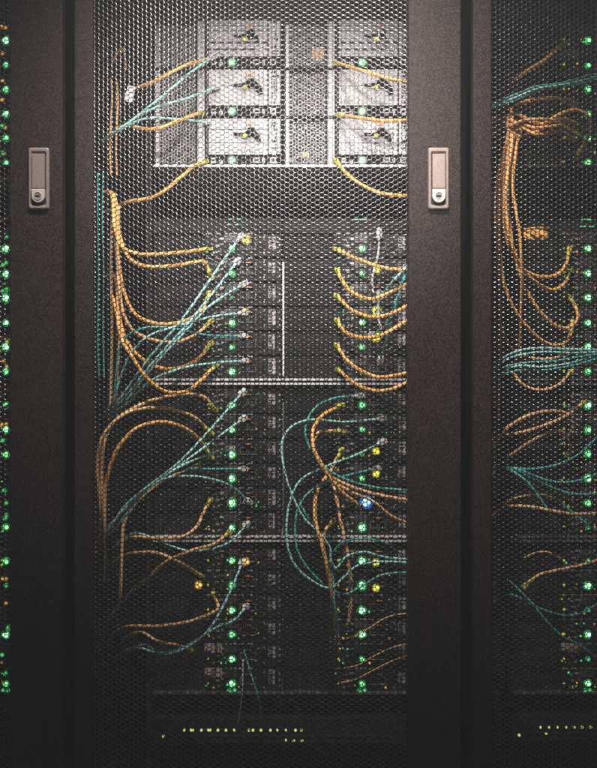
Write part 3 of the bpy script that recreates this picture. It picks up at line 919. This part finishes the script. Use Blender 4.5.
C('o', [(518, 128), (514, 138), (510, 170), (508, 205), (515, 258), (525, 288), (543, 315), (557, 326), (568, 328), (578, 318), (575, 306), (569, 297)], 'orange cable hooking round at the third loop of the right cabinet')
C('o', [(511, 124), (507, 138), (501, 170), (499, 220), (503, 280), (514, 309), (530, 330), (546, 343), (560, 345), (569, 338), (572, 326)], 'orange cable in the deepest bright loop of the right cabinet')
C('o', [(520, 130), (516, 150), (513, 190), (519, 230), (522, 270), (521, 310), (519, 350), (513, 368)], 'orange cable hanging free right of the bundle from the knot', ends='', rad=0.0028)
C('p', [(500, 322), (508, 344), (520, 354), (540, 359), (558, 357), (569, 350)], 'faint orange loop behind the teal ribbon of the right cabinet', rad=0.0026, depth=(.17, .17, .196))
C('p', [(512, 372), (525, 386), (542, 390), (558, 385), (569, 374)], 'faint orange loop beneath the teal ribbon of the right cabinet', rad=0.0026, depth=(.17, .17, .196))
rib = [('topmost mint', 'm', [(486, 374), (493, 366), (506, 356), (522, 350), (540, 348), (566, 349), (604, 350)]),
       ('second mint', 'm', [(487, 378), (494, 369), (508, 359), (525, 354), (545, 352), (570, 353), (604, 352)]),
       ('third teal', 't', [(486, 380), (496, 371), (512, 365), (535, 362), (555, 361), (578, 357), (604, 353)]),
       ('fourth mint', 'm', [(488, 382), (500, 373), (518, 366), (540, 367), (560, 365), (580, 361), (604, 354)]),
       ('lowest teal', 't', [(489, 385), (502, 375), (522, 370), (545, 370), (565, 367), (583, 363), (604, 356)])]
for nm, k, pts in rib:
    C(k, pts, '%s cable of the five strand ribbon across the right cabinet' % nm, ends='', depth='M')
C('p', [(489, 452), (495, 443), (506, 429), (527, 416), (551, 411), (568, 414), (575, 421), (573, 430)], 'orange cable arching over, highest in lower right cabinet')
C('p', [(507, 435), (527, 431), (548, 424), (566, 416), (583, 403)], 'orange cable rising right under the arching one')
C('p', [(511, 455), (530, 442), (553, 431), (564, 434), (569, 442), (569, 453)], 'fainter orange cable with yellow hooked tip below the arching pair', rad=0.0027)
fan = [('highest', 't', [(512, 468), (530, 469), (556, 465), (579, 454), (604, 430)]),
       ('second', 't', [(512, 468), (523, 471), (535, 476), (556, 482), (585, 479), (604, 469)]),
       ('third', 't', [(512, 469), (524, 473), (538, 480), (556, 489), (575, 494), (604, 493)]),
       ('fourth', 't', [(512, 470), (522, 475), (534, 484), (558, 500), (579, 518), (604, 534)]),
       ('steepest', 't', [(512, 471), (520, 476), (530, 485), (548, 510), (568, 539)])]
for nm, k, pts in fan:
    C(k, pts, '%s teal cable of the fan spreading right in the right cabinet' % nm, ends='', depth='M', rad=0.0021)
C('p', [(516, 506), (532, 507), (553, 511), (574, 514), (604, 513)], 'level orange cable under the teal fan of the right cabinet', ends='', depth='M')
C('p', [(500, 510), (507, 502), (519, 497), (545, 495), (562, 502)], 'dim thin orange cable passing behind the steepest teal strand', ends='', rad=0.0017, depth='P')
C('p', [(528, 583), (539, 575), (558, 570), (582, 565), (604, 558)], 'orange cable with a bright yellow tip low in the right cabinet', ends='0', depth='M', rad=0.0028)
C('p', [(524, 558), (535, 553), (547, 552), (562, 559)], 'dim orange cable arching low in the right cabinet', ends='', rad=0.0017, depth='P')
C('t', [(512, 583), (521, 592), (533, 604), (543, 617), (562, 636), (578, 644), (604, 664)], 'dim teal cable sloping down lowest in the right cabinet', ends='', rad=0.0018, depth='M')
C('t', [(516, 596), (530, 604), (545, 610), (562, 615), (578, 614), (604, 600)], 'dim teal cable sagging beside the lowest right cabinet lights', ends='', rad=0.0018, depth='M')
# --- left hand cabinet, only crossing its sliver of mesh
C('o', [(-30, 188), (-8, 184), (4, 180), (20, 174)], 'orange cable stub at the left edge, level with the latch', ends='', depth='M')
C('o', [(-30, 228), (-8, 224), (4, 220), (20, 211)], 'orange cable stub at the left edge, below the latch', ends='', depth='M')
C('o', [(-30, 292), (-8, 290), (4, 286), (20, 276)], 'orange cable stub at the left edge, highest of three by green lights', ends='', depth='M')
C('o', [(-30, 340), (-8, 340), (4, 338), (20, 334)], 'orange cable stub at the left edge, middle of three by green lights', ends='', depth='M')
C('o', [(-30, 398), (-8, 397), (4, 392), (20, 381)], 'orange cable stub at the left edge, lowest of three by green lights', ends='', depth='M')
C('m', [(-30, 420), (-8, 412), (4, 408), (20, 398)], 'mint cable stub at the left edge under the lowest orange stub', ends='', depth='M')
C('m', [(-25, 252), (-6, 242), (4, 236), (8, 232)], 'mint cable stub at the left edge ending in a white plug', depth='P')

# hanging tag and orange coil
bm = bmesh.new()
p = at(130, 94, 0.12)
pts = rrect(-0.007, 0.007, -0.014, 0.014, 0.002, 3)
prism(bm, pts, -0.001, 0.001)
o = build('cable_tag', bm, M['whitecab'], loc=p)
o.rotation_euler = (0, R(14), 0)
tag(o, 'small white tag hanging tilted among cables at upper left', 'tag')
p = at(536, 235, 0.15)
bm = bmesh.new()
path = []
for i in range(61):
    a = i / 60 * 2 * math.pi * 3
    path.append(Vector((0.020 * math.cos(a), 0.010 * math.sin(a) , 0.0068 * math.sin(a * 1.0) + 0.004 * (i / 30 - 1))))
sweep(bm, path, 0.0024, 8)
o = build('coiled_cable', bm, M['orange'], loc=p)
tag(o, 'small flat coil of orange cable behind the right cabinet mesh', 'cable')
C('o', [(524, 229), (535, 228), (549, 228)], 'short straight orange cable just above the small coil', ends='', depth='P', rad=0.0018)
